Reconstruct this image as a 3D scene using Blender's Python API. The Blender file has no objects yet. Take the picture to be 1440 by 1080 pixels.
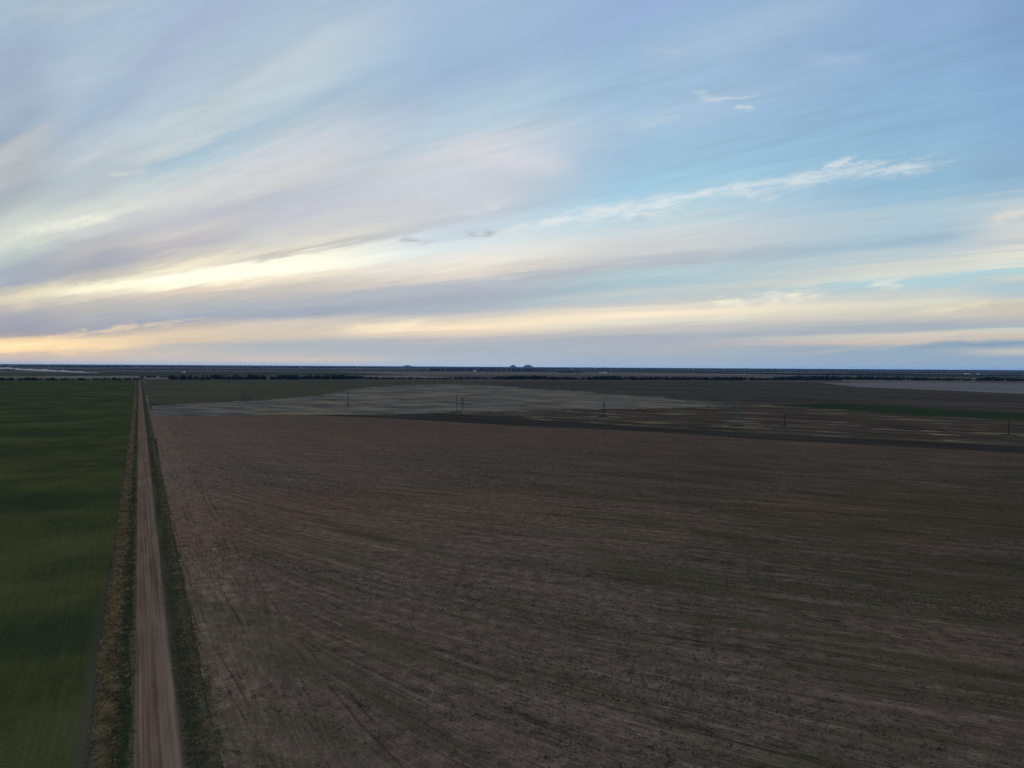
import bpy, bmesh, math, random
import numpy as np
from mathutils import Vector, Matrix, Euler, noise as mnoise

random.seed(7)
rng = np.random.default_rng(11)
S = bpy.context.scene
COL = S.collection

# ------------------------------------------------------------------ camera
H = 55.0                      # drone height in metres
F = 1000.0                    # focal length in photo pixels (1440 wide)
PITCH = math.radians(1.43)
ROLL = math.radians(0.345)
cam_d = bpy.data.cameras.new('camera')
cam_d.sensor_width = 36.0
cam_d.lens = 36.0 * F / 1440.0
cam_d.clip_start = 0.5
cam_d.clip_end = 200000.0
cam = bpy.data.objects.new('camera', cam_d)
COL.objects.link(cam)
cam.location = (0, 0, H)
CAM_ROT = (Matrix.Rotation(math.radians(90) - PITCH, 3, 'X') @ Matrix.Rotation(ROLL, 3, 'Z'))
cam.rotation_euler = CAM_ROT.to_euler()
S.camera = cam


def ray(px, py):
    return (CAM_ROT @ Vector(((px - 720) / F, -(py - 540) / F, -1.0))).normalized()


def at(px, py):
    """surveyed ground point seen in the photo at (px, py)"""
    d = ray(px, py)
    k = H / max(-d.z, 1e-5)
    return Vector((d.x * k, d.y * k, 0.0))


# ------------------------------------------------------------------ road axes
PA, PB = at(199.5, 600), at(223, 1080)
RDIR = (PA - PB).normalized()
RRIGHT = Vector((RDIR.y, -RDIR.x, 0))
ORG = PB - RDIR * (PB.dot(RDIR))      # foot of the road line next to the drone


def R(a, b, z=0.0):
    p = ORG + RDIR * a + RRIGHT * b
    return Vector((p.x, p.y, z))


def ab(p):
    q = Vector((p.x, p.y, 0)) - ORG
    return q.dot(RDIR), q.dot(RRIGHT)


ROAD_L = ab(at(188, 1080))[1]
ROAD_R = ab(at(258, 1080))[1]
VERGE_L = ab(at(119, 1080))[1]
VERGE_R = ab(at(312, 1080))[1]
HEADLAND = ab(at(535, 1080))[1]
ROAD_END = ab(at(196, 534.5))[0]
print('road', ROAD_L, ROAD_R, VERGE_L, VERGE_R, HEADLAND, ROAD_END)

# ------------------------------------------------------------------ helpers


def tag(o, label=None, cat=None, group=None, kind=None):
    if label: o['label'] = label
    if cat: o['category'] = cat
    if group: o['group'] = group
    if kind: o['kind'] = kind
    return o


def lin(c):
    return tuple((x / 255 / 12.92) if x / 255 <= 0.04045 else ((x / 255 + 0.055) / 1.055) ** 2.4 for x in c)


SKYLIGHT = (.38, .46, .60)      # diffuse light reaching level ground under this sky


def T(r, g, b):
    """base colour of a surface that shows as (r, g, b) under the evening sky"""
    return tuple(min(.8, x / e) for x, e in zip(lin((r, g, b)), SKYLIGHT))


class NT:
    """small node-tree writer"""

    def __init__(self, tree):
        self.t = tree
        self.L = tree.links

    def n(self, typ, **kw):
        nd = self.t.nodes.new(typ)
        for k, v in kw.items():
            setattr(nd, k, v)
        return nd

    def put(self, sock, v):
        if v is None:
            return
        if isinstance(v, bpy.types.NodeSocket):
            self.L.new(v, sock)
        else:
            sock.default_value = v

    def m(self, op, a, b=None, c=None, clamp=False):
        nd = self.n('ShaderNodeMath', operation=op, use_clamp=clamp)
        self.put(nd.inputs[0], a)
        if b is not None: self.put(nd.inputs[1], b)
        if c is not None: self.put(nd.inputs[2], c)
        return nd.outputs[0]

    def dot(self, v, w):
        nd = self.n('ShaderNodeVectorMath', operation='DOT_PRODUCT')
        self.put(nd.inputs[0], v)
        nd.inputs[1].default_value = tuple(w)
        return nd.outputs['Value']

    def xyz(self, x=0.0, y=0.0, z=0.0):
        nd = self.n('ShaderNodeCombineXYZ')
        self.put(nd.inputs[0], x); self.put(nd.inputs[1], y); self.put(nd.inputs[2], z)
        return nd.outputs[0]

    def noise(self, vec, scale=1.0, detail=3.0, rough=0.55, dist=0.0):
        nd = self.n('ShaderNodeTexNoise')
        self.put(nd.inputs['Vector'], vec)
        nd.inputs['Scale'].default_value = scale
        nd.inputs['Detail'].default_value = detail
        nd.inputs['Roughness'].default_value = rough
        nd.inputs['Distortion'].default_value = dist
        return nd.outputs['Fac']

    def step(self, v, lo, hi, t0=0.0, t1=1.0, smooth=True):
        nd = self.n('ShaderNodeMapRange')
        nd.interpolation_type = 'SMOOTHSTEP' if smooth else 'LINEAR'
        self.put(nd.inputs['Value'], v)
        nd.inputs['From Min'].default_value = lo
        nd.inputs['From Max'].default_value = hi
        nd.inputs['To Min'].default_value = t0
        nd.inputs['To Max'].default_value = t1
        return nd.outputs['Result']

    def mix(self, f, a, b):
        nd = self.n('ShaderNodeMix', data_type='RGBA')
        self.put(nd.inputs['Factor'], f)
        for s, v in ((nd.inputs[6], a), (nd.inputs[7], b)):
            if isinstance(v, tuple) and len(v) == 3: v = v + (1,)
            self.put(s, v)
        return nd.outputs[2]

    def mul(self, col, f):
        nd = self.n('ShaderNodeVectorMath', operation='SCALE')
        self.put(nd.inputs[0], col); self.put(nd.inputs['Scale'], f)
        return nd.outputs[0]

    def ramp(self, f, stops, interp='LINEAR'):
        nd = self.n('ShaderNodeValToRGB')
        cr = nd.color_ramp
        cr.interpolation = interp
        stops = sorted(stops)
        while len(cr.elements) < len(stops): cr.elements.new(0.5)
        for e, (p, c) in zip(cr.elements, stops):
            e.position = p
            e.color = tuple(c) + (1,)
        self.put(nd.inputs[0], f)
        return nd.outputs[0]


def ground_material(name, build, rough=1.0, spec=0.0):
    """build(nt, a, b, pos) -> (colour socket, height socket or None, bump distance)"""
    mt = bpy.data.materials.new(name)
    mt.use_nodes = True
    nt = NT(mt.node_tree)
    bs = mt.node_tree.nodes['Principled BSDF']
    pos = nt.n('ShaderNodeNewGeometry').outputs['Position']
    off = nt.n('ShaderNodeVectorMath', operation='SUBTRACT')
    nt.put(off.inputs[0], pos)
    off.inputs[1].default_value = tuple(ORG)
    a = nt.dot(off.outputs[0], RDIR)
    b = nt.dot(off.outputs[0], RRIGHT)
    col, hgt, dist = build(nt, a, b, pos)
    nt.put(bs.inputs['Base Color'], col)
    bs.inputs['Roughness'].default_value = rough
    bs.inputs['Specular IOR Level'].default_value = spec
    if hgt is not None:
        bp = nt.n('ShaderNodeBump')
        bp.inputs['Strength'].default_value = 0.8
        bp.inputs['Distance'].default_value = dist
        nt.put(bp.inputs['Height'], hgt)
        nt.L.new(bp.outputs[0], bs.inputs['Normal'])
    return mt


def plain(name, col, rough=0.8, vary=0.25, scale=0.6, metal=0.0):
    mt = bpy.data.materials.new(name)
    mt.use_nodes = True
    nt = NT(mt.node_tree)
    bs = mt.node_tree.nodes['Principled BSDF']
    pos = nt.n('ShaderNodeNewGeometry').outputs['Position']
    f = nt.noise(pos, scale, 4.0)
    c = nt.mix(f, tuple(x * (1 - vary) for x in col), tuple(min(1, x * (1 + vary)) for x in col))
    nt.put(bs.inputs['Base Color'], c)
    bs.inputs['Roughness'].default_value = rough
    bs.inputs['Metallic'].default_value = metal
    bs.inputs['Specular IOR Level'].default_value = 0.25
    return mt


def mesh_object(name, verts, faces, mat, parent=None):
    me = bpy.data.meshes.new(name)
    me.from_pydata([tuple(v) for v in verts], [], faces)
    me.update()
    o = bpy.data.objects.new(name, me)
    COL.objects.link(o)
    if mat: me.materials.append(mat)
    if parent: o.parent = parent
    return o


def tri_object(name, co, mat, parent=None):
    """co: (n,3,3) array of triangles"""
    co = np.asarray(co, dtype=np.float32).reshape(-1, 3)
    n = len(co)
    me = bpy.data.meshes.new(name)
    me.vertices.add(n)
    me.vertices.foreach_set('co', co.ravel())
    me.loops.add(n)
    me.loops.foreach_set('vertex_index', np.arange(n, dtype=np.int32))
    me.polygons.add(n // 3)
    me.polygons.foreach_set('loop_start', np.arange(0, n, 3, dtype=np.int32))
    me.polygons.foreach_set('loop_total', np.full(n // 3, 3, dtype=np.int32))
    me.update(calc_edges=True)
    o = bpy.data.objects.new(name, me)
    COL.objects.link(o)
    if mat: me.materials.append(mat)
    if parent: o.parent = parent
    return o


def sheet(name, pts, z, mat, jit=0.0, seg=None, shift=0.0, label=None, cat=None):
    """ground patch inside the outline pts, its edges broken up by jit (share of the distance from the drone)"""
    out = []
    n = len(pts)
    for i in range(n):
        p, q = pts[i], pts[(i + 1) % n]
        k = 1
        if seg:
            d = (p - q).length
            near = min(p.length, q.length)
            k = max(1, min(160, int(d / max(2.0, near * seg))))
        for j in range(k):
            w = p.lerp(q, j / k)
            if jit and j:
                s = jit * w.length
                k_ = mnoise.fractal(w * 0.013 + Vector((shift, 0, shift)), 1.0, 2.0, 4) * 1.6 + random.gauss(0, .45)
                nv = w.normalized() * k_
                w = w + nv * s
            out.append((w.x, w.y, z))
    bm = bmesh.new()
    f = bm.faces.new([bm.verts.new(v) for v in out])
    bmesh.ops.triangulate(bm, faces=[f])
    for f in bm.faces:
        if f.normal.z < 0: f.normal_flip()
    me = bpy.data.meshes.new(name)
    bm.to_mesh(me); bm.free()
    o = bpy.data.objects.new(name, me)
    COL.objects.link(o)
    me.materials.append(mat)
    return tag(o, label, cat, None, 'structure')


# ------------------------------------------------------------------ ground materials


def far_ground(nt, a, b, pos):
    # patchwork of sections laid out along the road grid
    wa = nt.m('MULTIPLY', nt.noise(nt.xyz(nt.m('MULTIPLY', a, 0.0004), nt.m('MULTIPLY', b, 0.0004)), 1.0, 3.0), 500.0)
    ca = nt.m('FLOOR', nt.m('DIVIDE', nt.m('ADD', a, wa), 810.0))
    cb = nt.m('FLOOR', nt.m('DIVIDE', nt.m('ADD', b, wa), 1620.0))
    wn = nt.n('ShaderNodeTexWhiteNoise', noise_dimensions='2D')
    nt.put(wn.inputs['Vector'], nt.xyz(ca, cb))
    col = nt.ramp(wn.outputs['Value'], [(0.0, T(54, 52, 50)), (0.2, T(68, 64, 62)), (0.38, T(46, 50, 40)), (0.5, T(78, 74, 72)),
                                        (0.62, T(58, 54, 54)), (0.78, T(40, 44, 38)), (0.9, T(72, 68, 60))], 'CONSTANT')
    band = nt.noise(nt.xyz(nt.m('MULTIPLY', a, 0.006), nt.m('MULTIPLY', b, 0.0012)), 1.0, 4.0)
    fine = nt.noise(pos, 0.02, 5.0)
    col = nt.mul(col, nt.m('ADD', 0.45, nt.m('ADD', nt.m('MULTIPLY', band, 0.7), nt.m('MULTIPLY', fine, 0.4))))
    return col, None, 0


def rows_coord(nt, a, b, b0, w=24.0, k=2.2):
    """row phase: oblique across the field, bending into the headland"""
    e = nt.m('EXPONENT', nt.m('MULTIPLY', nt.m('MAXIMUM', nt.m('SUBTRACT', b, b0), 0.0), -1.0 / w))
    return nt.m('SUBTRACT', nt.m('ADD', a, nt.m('MULTIPLY', b, 1.18)), nt.m('MULTIPLY', e, k * w))


def main_field(nt, a, b, pos):
    wob = nt.m('MULTIPLY', nt.m('SUBTRACT', nt.noise(pos, 0.018, 2.0), 0.5), 7.0)
    phi = nt.m('ADD', rows_coord(nt, a, b, HEADLAND), wob)
    bb = nt.m('ADD', b, nt.m('MULTIPLY', wob, 0.35))
    r1 = nt.noise(nt.xyz(nt.m('MULTIPLY', phi, 1.2), nt.m('MULTIPLY', b, 0.07)), 1.0, 5.0, 0.72)
    r2 = nt.noise(nt.xyz(nt.m('MULTIPLY', phi, 0.2), nt.m('MULTIPLY', b, 0.025)), 1.0, 4.0)
    h1 = nt.noise(nt.xyz(nt.m('MULTIPLY', bb, 1.5), nt.m('MULTIPLY', a, 0.10)), 1.0, 5.0, 0.7)
    h2 = nt.noise(nt.xyz(nt.m('MULTIPLY', bb, 0.32), nt.m('MULTIPLY', a, 0.03)), 1.0, 4.0)
    h1 = nt.m('ADD', nt.m('MULTIPLY', h1, .62), .19)
    h2 = nt.m('ADD', nt.m('MULTIPLY', h2, .62), .19)
    hl = nt.step(nt.m('ADD', b, nt.m('MULTIPLY', nt.noise(pos, 0.12, 3.0), 7.0)), HEADLAND - 2.5, HEADLAND + 7.0)
    f1 = nt.m('ADD', nt.m('MULTIPLY', r1, hl), nt.m('MULTIPLY', h1, nt.m('SUBTRACT', 1.0, hl)))
    f2 = nt.m('ADD', nt.m('MULTIPLY', r2, hl), nt.m('MULTIPLY', h2, nt.m('SUBTRACT', 1.0, hl)))
    sp = nt.noise(pos, 2.4, 4.0, 0.85)
    sp2 = nt.noise(pos, 0.35, 4.0, 0.65)
    big = nt.noise(pos, 0.007, 3.0)
    v = nt.m('ADD', nt.m('ADD', nt.m('MULTIPLY', f1, 0.34), nt.m('MULTIPLY', f2, 0.16)),
             nt.m('ADD', nt.m('MULTIPLY', sp, 0.34), nt.m('MULTIPLY', sp2, 0.22)))
    col = nt.ramp(v, [(0.40, T(16, 14, 12)), (0.475, T(52, 47, 44)), (0.55, T(70, 63, 60)), (0.65, T(100, 92, 88))])
    # reddish soil showing in broad patches, greyer stubble elsewhere
    red = nt.step(nt.noise(nt.xyz(nt.m('MULTIPLY', a, .006), nt.m('MULTIPLY', b, .003)), 1.0, 3.0), 0.42, 0.66)
    tint = nt.mix(red, (0.96, 1.0, 1.03), (1.05, .98, .95))
    mm = nt.n('ShaderNodeVectorMath', operation='MULTIPLY')
    nt.put(mm.inputs[0], col); nt.put(mm.inputs[1], tint)
    col = mm.outputs[0]
    # pale dusty turning strip by the road
    pale = nt.step(nt.m('ADD', b, nt.m('MULTIPLY', sp2, 14.0)), HEADLAND + 8.0, HEADLAND - 6.0)
    col = nt.mul(col, nt.m('ADD', 1.0, nt.m('MULTIPLY', pale, 0.14)))
    warm = nt.n('ShaderNodeVectorMath', operation='MULTIPLY')
    nt.put(warm.inputs[0], col)
    warm.inputs[1].default_value = (1.14, 1.03, .98)
    col = warm.outputs[0]
    # greenish film of seedlings in broad patches, stronger towards the right-hand side
    film = nt.step(nt.m('ADD', nt.noise(nt.xyz(nt.m('MULTIPLY', phi, .030), nt.m('MULTIPLY', b, .028), 5.0), 1.0, 6.0, .68), nt.m('ADD', nt.step(b, 30.0, 300.0, -0.06, 0.05), nt.step(a, 260.0, 90.0, 0.0, 0.05))), .47, .62)
    film = nt.m('MULTIPLY', film, nt.m('MULTIPLY', nt.step(a, 480.0, 200.0), nt.m('MULTIPLY', nt.step(sp2, .35, .60), nt.step(sp, .30, .62, .45, 1.0))))
    mm2 = nt.n('ShaderNodeVectorMath', operation='MULTIPLY')
    nt.put(mm2.inputs[0], col); nt.put(mm2.inputs[1], nt.mix(film, (1.02, 1.0, 1.0), (.50, .66, .46)))
    col = mm2.outputs[0]
    # tractor ruts swinging from the headland into the field: thin dark reddish curves
    e2 = nt.m('SUBTRACT', nt.m('ADD', b, nt.m('MULTIPLY', wob, .5)), nt.m('MULTIPLY', nt.m('EXPONENT', nt.m('MULTIPLY', a, -1 / 55.0)), 46.0))
    rt = None
    for off_, wd_ in ((HEADLAND - 14.5, .35), (HEADLAND - 12.6, .35), (HEADLAND - 6.0, .45), (HEADLAND - 4.0, .45), (HEADLAND - 20.5, .3), (HEADLAND - 18.8, .3)):
        one = nt.step(nt.m('ABSOLUTE', nt.m('SUBTRACT', e2, off_)), wd_, 0.0)
        rt = one if rt is None else nt.m('MAXIMUM', rt, one)
    rt = nt.m('MULTIPLY', rt, nt.step(nt.noise(nt.xyz(nt.m('MULTIPLY', a, .05), nt.m('MULTIPLY', b, .2)), 1.0, 3.0), .42, .62))
    col = nt.mix(nt.m('MULTIPLY', rt, 0.6), col, T(38, 28, 24))
    # volunteer weeds: broad patches broken into specks along the rows
    patch = nt.step(nt.noise(nt.xyz(nt.m('MULTIPLY', phi, .026), nt.m('MULTIPLY', b, .022)), 1.0, 4.0, 0.65), 0.50, 0.68)
    nearp = nt.step(a, 420.0, 130.0)
    spk = nt.step(nt.noise(nt.xyz(nt.m('MULTIPLY', phi, 1.0), nt.m('MULTIPLY', b, .28)), 1.0, 4.0, 0.7), 0.47, 0.60)
    wf = nt.m('MULTIPLY', nt.m('MULTIPLY', patch, spk), nt.m('MULTIPLY', nearp, 0.85))
    col = nt.mix(wf, col, T(24, 28, 20))
    soil_vignette = nt.step(nt.m('ADD', b, nt.m('MULTIPLY', big, 120.0)), 50.0, 330.0, 1.0, .76)  # soil variation plus lens vignetting painted into the colour, darker towards the right
    col = nt.mul(col, nt.m('MULTIPLY', soil_vignette, nt.m('ADD', 0.80, nt.m('MULTIPLY', big, 0.4))))
    hgt = nt.m('ADD', f1, nt.m('MULTIPLY', sp, 0.6))
    return col, hgt, 0.35


def green_field(nt, a, b, pos):
    rows = nt.noise(nt.xyz(nt.m('MULTIPLY', b, 1.3), nt.m('MULTIPLY', a, 0.06)), 1.0, 5.0, 0.7)
    bands = nt.noise(nt.xyz(nt.m('MULTIPLY', a, .014), nt.m('MULTIPLY', b, .010)), 1.0, 3.0, 0.6)
    fine = nt.noise(pos, 2.2, 4.0, 0.8)
    lobes = nt.noise(pos, 0.03, 5.0, 0.65)
    v = nt.m('ADD', nt.m('MULTIPLY', bands, 0.55), nt.m('MULTIPLY', lobes, 0.45))
    col = nt.ramp(v, [(0.34, T(32, 38, 27)), (0.46, T(37, 43, 28)), (0.54, T(46, 50, 31)), (0.66, T(55, 55, 39))])
    t = nt.m('ADD', nt.m('MULTIPLY', rows, 0.4), nt.m('MULTIPLY', fine, 0.7))
    col = nt.mul(col, nt.step(t, 0.36, 0.74, 0.55, 1.45, False))
    # bare strip of soil along the field edge
    edge = nt.step(nt.m('ADD', b, nt.m('MULTIPLY', nt.m('SUBTRACT', fine, 0.5), 3.0)), VERGE_L - 2.6, VERGE_L - 0.2)
    edge = nt.m('MULTIPLY', edge, nt.step(a, 260.0, 100.0))
    col = nt.mix(nt.m('MULTIPLY', edge, 0.75), col, T(54, 51, 50))
    return col, t, 0.2


def road_mat(nt, a, b, pos):
    wid = ROAD_R - ROAD_L
    x = nt.m('DIVIDE', nt.m('SUBTRACT', b, ROAD_L), wid)
    wob = nt.m('MULTIPLY', nt.m('SUBTRACT', nt.noise(nt.xyz(nt.m('MULTIPLY', a, .03), 0.0), 1.0, 2.0), 0.5), 0.10)
    xx = nt.m('ADD', x, wob)
    tr = nt.noise(nt.xyz(nt.m('MULTIPLY', xx, 14.0), nt.m('MULTIPLY', a, 0.012)), 1.0, 3.0, 0.6)
    g = nt.noise(pos, 2.2, 5.0, 0.7)
    g2 = nt.noise(nt.xyz(nt.m('MULTIPLY', a, .05), nt.m('MULTIPLY', b, .3)), 1.0, 4.0)
    v = nt.m('ADD', nt.m('MULTIPLY', tr, 0.55), nt.m('ADD', nt.m('MULTIPLY', g, 0.3), nt.m('MULTIPLY', g2, 0.3)))
    col = nt.ramp(v, [(0.40, T(44, 34, 29)), (0.54, T(70, 58, 53)), (0.76, T(94, 82, 76))])
    # loose gravel windrow at the right, damp edge at both sides
    win = nt.m('MULTIPLY', nt.step(xx, 0.78, 0.84), nt.step(xx, 0.93, 0.87))
    col = nt.mix(nt.m('MULTIPLY', win, 0.35), col, T(94, 85, 80))
    ed = nt.m('MAXIMUM', nt.step(nt.m('ADD', x, nt.m('MULTIPLY', g, 0.1)), 0.10, 0.03), nt.step(nt.m('ADD', x, nt.m('MULTIPLY', g, 0.1)), 0.98, 1.06))
    col = nt.mix(nt.m('MULTIPLY', ed, 0.6), col, T(44, 43, 35))
    return col, v, 0.15


def left_verge_mat(nt, a, b, pos):
    w = ROAD_L - VERGE_L
    x = nt.m('DIVIDE', nt.m('SUBTRACT', b, VERGE_L), w)
    g = nt.noise(pos, 1.3, 5.0, 0.7)
    g2 = nt.noise(nt.xyz(nt.m('MULTIPLY', a, .07), nt.m('MULTIPLY', b, .6)), 1.0, 4.0)
    xx = nt.m('ADD', x, nt.m('MULTIPLY', nt.m('SUBTRACT', g2, 0.5), 0.5))
    col = nt.ramp(xx, [(0.0, T(50, 47, 48)), (0.14, T(54, 50, 45)), (0.30, T(62, 55, 42)), (0.5, T(50, 46, 36)),
                       (0.68, T(40, 39, 30)), (0.86, T(33, 40, 28)), (0.96, T(58, 56, 48))])
    col = nt.mul(col, nt.step(g, 0.3, 0.72, 0.35, 1.6, False))
    return col, g, 0.4


def right_verge_mat(nt, a, b, pos):
    w = VERGE_R - ROAD_R
    x = nt.m('DIVIDE', nt.m('SUBTRACT', b, ROAD_R), w)
    g = nt.noise(pos, 1.4, 5.0, 0.7)
    g2 = nt.noise(nt.xyz(nt.m('MULTIPLY', a, .06), nt.m('MULTIPLY', b, .5)), 1.0, 4.0)
    xx = nt.m('ADD', x, nt.m('MULTIPLY', nt.m('SUBTRACT', g2, 0.5), 0.4))
    col = nt.ramp(xx, [(0.0, T(56, 50, 46)), (0.12, T(44, 42, 36)), (0.35, T(38, 39, 32)), (0.6, T(40, 41, 33)),
                       (0.8, T(50, 48, 38)), (0.95, T(38, 41, 30))])
    gr = nt.step(nt.noise(nt.xyz(nt.m('MULTIPLY', a, .02), nt.m('MULTIPLY', b, .2)), 1.0, 3.0), 0.5, 0.66)
    col = nt.mix(nt.m('MULTIPLY', gr, 0.5), col, T(60, 58, 54))
    col = nt.mul(col, nt.step(g, 0.3, 0.72, 0.4, 1.6, False))
    return col, g, 0.4


def streak_field(c0, c1, c2, fa=0.03, fb=0.006, spots=None, amp=1.0):
    def build(nt, a, b, pos):
        # streaks run across the view, along the power line
        u = nt.dot(pos, (-0.894, 0.447, 0))
        v = nt.dot(pos, (0.447, 0.894, 0))
        s = nt.noise(nt.xyz(nt.m('MULTIPLY', v, fa), nt.m('MULTIPLY', u, fb)), 1.0, 5.0, 0.62)
        g = nt.noise(pos, 0.12, 5.0, 0.7)
        t = nt.m('ADD', nt.m('MULTIPLY', s, 0.75), nt.m('MULTIPLY', g, 0.25))
        col = nt.ramp(t, [(0.5 - .17 * amp, c0), (0.5, c1), (0.5 + .17 * amp, c2)])
        if spots:
            sp = nt.step(nt.noise(nt.xyz(nt.m('MULTIPLY', v, spots[1]), nt.m('MULTIPLY', u, spots[2])), 1.0, 5.0, 0.65), spots[3], spots[4])
            col = nt.mix(nt.m('MULTIPLY', sp, spots[5]), col, spots[0])
        return col, None, 0
    return build


M_far = ground_material('far_farmland', far_ground)
M_main = ground_material('ploughed_stubble_soil', main_field)
M_green = ground_material('young_wheat', green_field)
M_road = ground_material('dirt_road_surface', road_mat)
M_lv = ground_material('dry_verge', left_verge_mat)
M_rv = ground_material('ditch_verge', right_verge_mat)
M_farg = ground_material('far_green_crop', streak_field(T(43, 45, 38), T(50, 51, 43), T(57, 56, 46), .012, .003, (T(58, 58, 38), .006, .002, .54, .68, .6)))
M_pale = ground_material('pale_stubble', streak_field(T(46, 45, 45), T(68, 66, 66), T(90, 88, 86), .040, .010,
                                                      (T(98, 88, 74), .014, .006, .52, .66, .75), .7))
M_fringe = ground_material('thin_stubble', streak_field(T(42, 40, 39), T(56, 53, 52), T(70, 66, 64), .040, .012, (T(84, 77, 66), .020, .010, .52, .66, .7)))
M_dark = ground_material('dark_fallow', streak_field(T(38, 35, 34), T(48, 45, 44), T(58, 54, 52), .016, .003, (T(42, 34, 32), .014, .003, .52, .66, .7)))
M_mid = ground_material('grassy_fallow', streak_field(T(30, 27, 26), T(47, 43, 41), T(64, 58, 53), .050, .010,
                                                      (T(100, 91, 75), .060, .012, .55, .66, .9), .8))
M_strip = ground_material('pale_far_stubble', streak_field(T(60, 59, 66), T(76, 75, 82), T(90, 88, 92), .020, .002))
M_band = ground_material('dark_soil_band', streak_field(T(28, 26, 27), T(37, 35, 35), T(48, 45, 44), .06, .008))
M_wheat = ground_material('far_green_wheat', streak_field(T(26, 33, 25), T(30, 39, 29), T(37, 43, 32), .014, .004))

# ------------------------------------------------------------------ ground sheets
RAD = 60000.0
ring = [Vector((RAD * math.cos(t), RAD * math.sin(t), 0)) for t in np.linspace(0, 2 * math.pi, 96, endpoint=False)]
sheet('ground', ring, 0.0, M_far)

P = at
# far dark fallow right of the pale stubble
sheet('dark_fallow_field', [P(640, 538.5), P(760, 535.5), P(1000, 535.7), P(1440, 537.5), P(1900, 540), P(1900, 612), P(1440, 590), P(1080, 571), P(900, 565), P(700, 552)], 0.05, M_dark, .002, .02)
sheet('far_green_field', [P(206, 534.6), P(420, 534.6), P(600, 535.2), P(730, 535.8), P(730, 537.0), P(640, 539.5), P(560, 543), P(496, 547), P(470, 553.5), P(430, 563), P(300, 573), P(210, 577)], 0.08, M_farg, .005, .008)
sheet('pale_far_stubble_field', [P(1150, 538.2), P(1300, 537.5), P(1460, 538.8), P(1700, 540), P(1700, 558), P(1440, 554), P(1330, 549), P(1210, 544.5)], 0.11, M_strip, .002, .02)
sheet('grassy_fallow_field', [P(520, 585), P(640, 579), P(760, 572), P(930, 568), P(1040, 567), P(1160, 574), P(1300, 582), P(1440, 587), P(1800, 610), P(1800, 668), P(1440, 641), P(1080, 620), P(900, 607), P(720, 600), P(600, 592)], 0.14, M_mid, .004, .02)
sheet('stubble_fringe_field', [P(213, 569.6), P(300, 566.4), P(400, 560.2), P(450, 555.6), P(480, 550), P(500, 545.6), P(560, 542.2), P(640, 539.4), P(700, 542.2), P(780, 548), P(860, 553.3), P(930, 558.3), P(1000, 565), P(1060, 571.5), P(900, 574), P(760, 577), P(640, 581), P(500, 583), P(400, 583.5), P(217, 587)], 0.155, M_fringe, .024, .005, 3.7)
sheet('pale_stubble_field', [P(213, 570), P(300, 567), P(400, 561), P(450, 556.5), P(480, 551), P(500, 546.5), P(560, 543), P(640, 540), P(700, 543), P(780, 549), P(860, 554.5), P(930, 559.5), P(990, 566), P(1010, 571.5), P(900, 574), P(760, 577), P(640, 581), P(500, 583), P(400, 583.5), P(217, 587)], 0.17, M_pale, .014, .006)
sheet('green_wheat_strip', [P(1085, 569.5), P(1165, 567), P(1260, 571.5), P(1440, 581.5), P(1800, 602), P(1800, 616), P(1440, 591), P(1300, 585), P(1200, 577.5), P(1120, 571.5)], 0.20, M_wheat, .0015, .02)
# main ploughed field
sheet('dark_soil_band', [P(400, 583), P(540, 584), P(620, 580.5), P(720, 588), P(900, 600), P(1080, 611), P(1440, 628), P(1800, 650), P(1800, 674), P(1440, 640), P(1080, 622), P(900, 609), P(720, 603), P(560, 592)], 0.22, M_band, .004, .02)
sheet('ploughed_field', [R(-60, VERGE_R - .4), R(70, VERGE_R - .4), R(200, VERGE_R - .4), R(400, VERGE_R - .4), Vector(P(217, 586)), P(420, 583.2), P(560, 589.5), P(740, 600), P(930, 608.5), P(1080, 619), P(1440, 637.5), P(1900, 672), R(-60, 520)], 0.25, M_main, .0012, .01)
sheet('green_field', [R(-60, VERGE_L + .3), R(-60, -700), P(-420, 560), P(-420, 536), P(-100, 535), P(190, 534.3), R(900, VERGE_L + .3), R(400, VERGE_L + .3), R(150, VERGE_L + .3)], 0.05, M_green, .001, .01)

# road and verges: strips along the road with ragged edges


def strip(name, b0, b1, a0, a1, z, mat, jit, crown=0.0, nx=2):
    vs, fs = [], []
    a, rows = a0, 0
    while a < a1:
        s = min(1.0, 60.0 / max(a, 60.0)) ** 0.5
        j0 = jit * (mnoise.noise(Vector((a * .11, 1.3, b0))) + .7 * mnoise.noise(Vector((a * .9, 4.1, b0))))
        j1 = jit * (mnoise.noise(Vector((a * .11, 7.7, b1))) + .7 * mnoise.noise(Vector((a * .9, 9.2, b1))))
        for i in range(nx + 1):
            t = i / nx
            vs.append(R(a, b0 + j0 + (b1 + j1 - b0 - j0) * t, z + crown * (1 - (2 * t - 1) ** 2)))
        if rows:
            o = (rows - 1) * (nx + 1)
            for i in range(nx):
                fs.append((o + i, o + i + 1, o + nx + 2 + i, o + nx + 1 + i))
        rows += 1
        a += max(0.6, a * 0.008)
    return tag(mesh_object(name, vs, fs, mat), kind='structure')


strip('road_verge', VERGE_L, ROAD_L + .3, -40, ROAD_END, 0.30, M_lv, .35)
strip('road_ditch', ROAD_R - .3, VERGE_R, -40, ROAD_END, 0.30, M_rv, .35)
strip('dirt_road', ROAD_L, ROAD_R, -40, ROAD_END + 60, 0.34, M_road, .26, 0.12, 6)

# ------------------------------------------------------------------ grass and weeds (one mass each)


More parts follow.
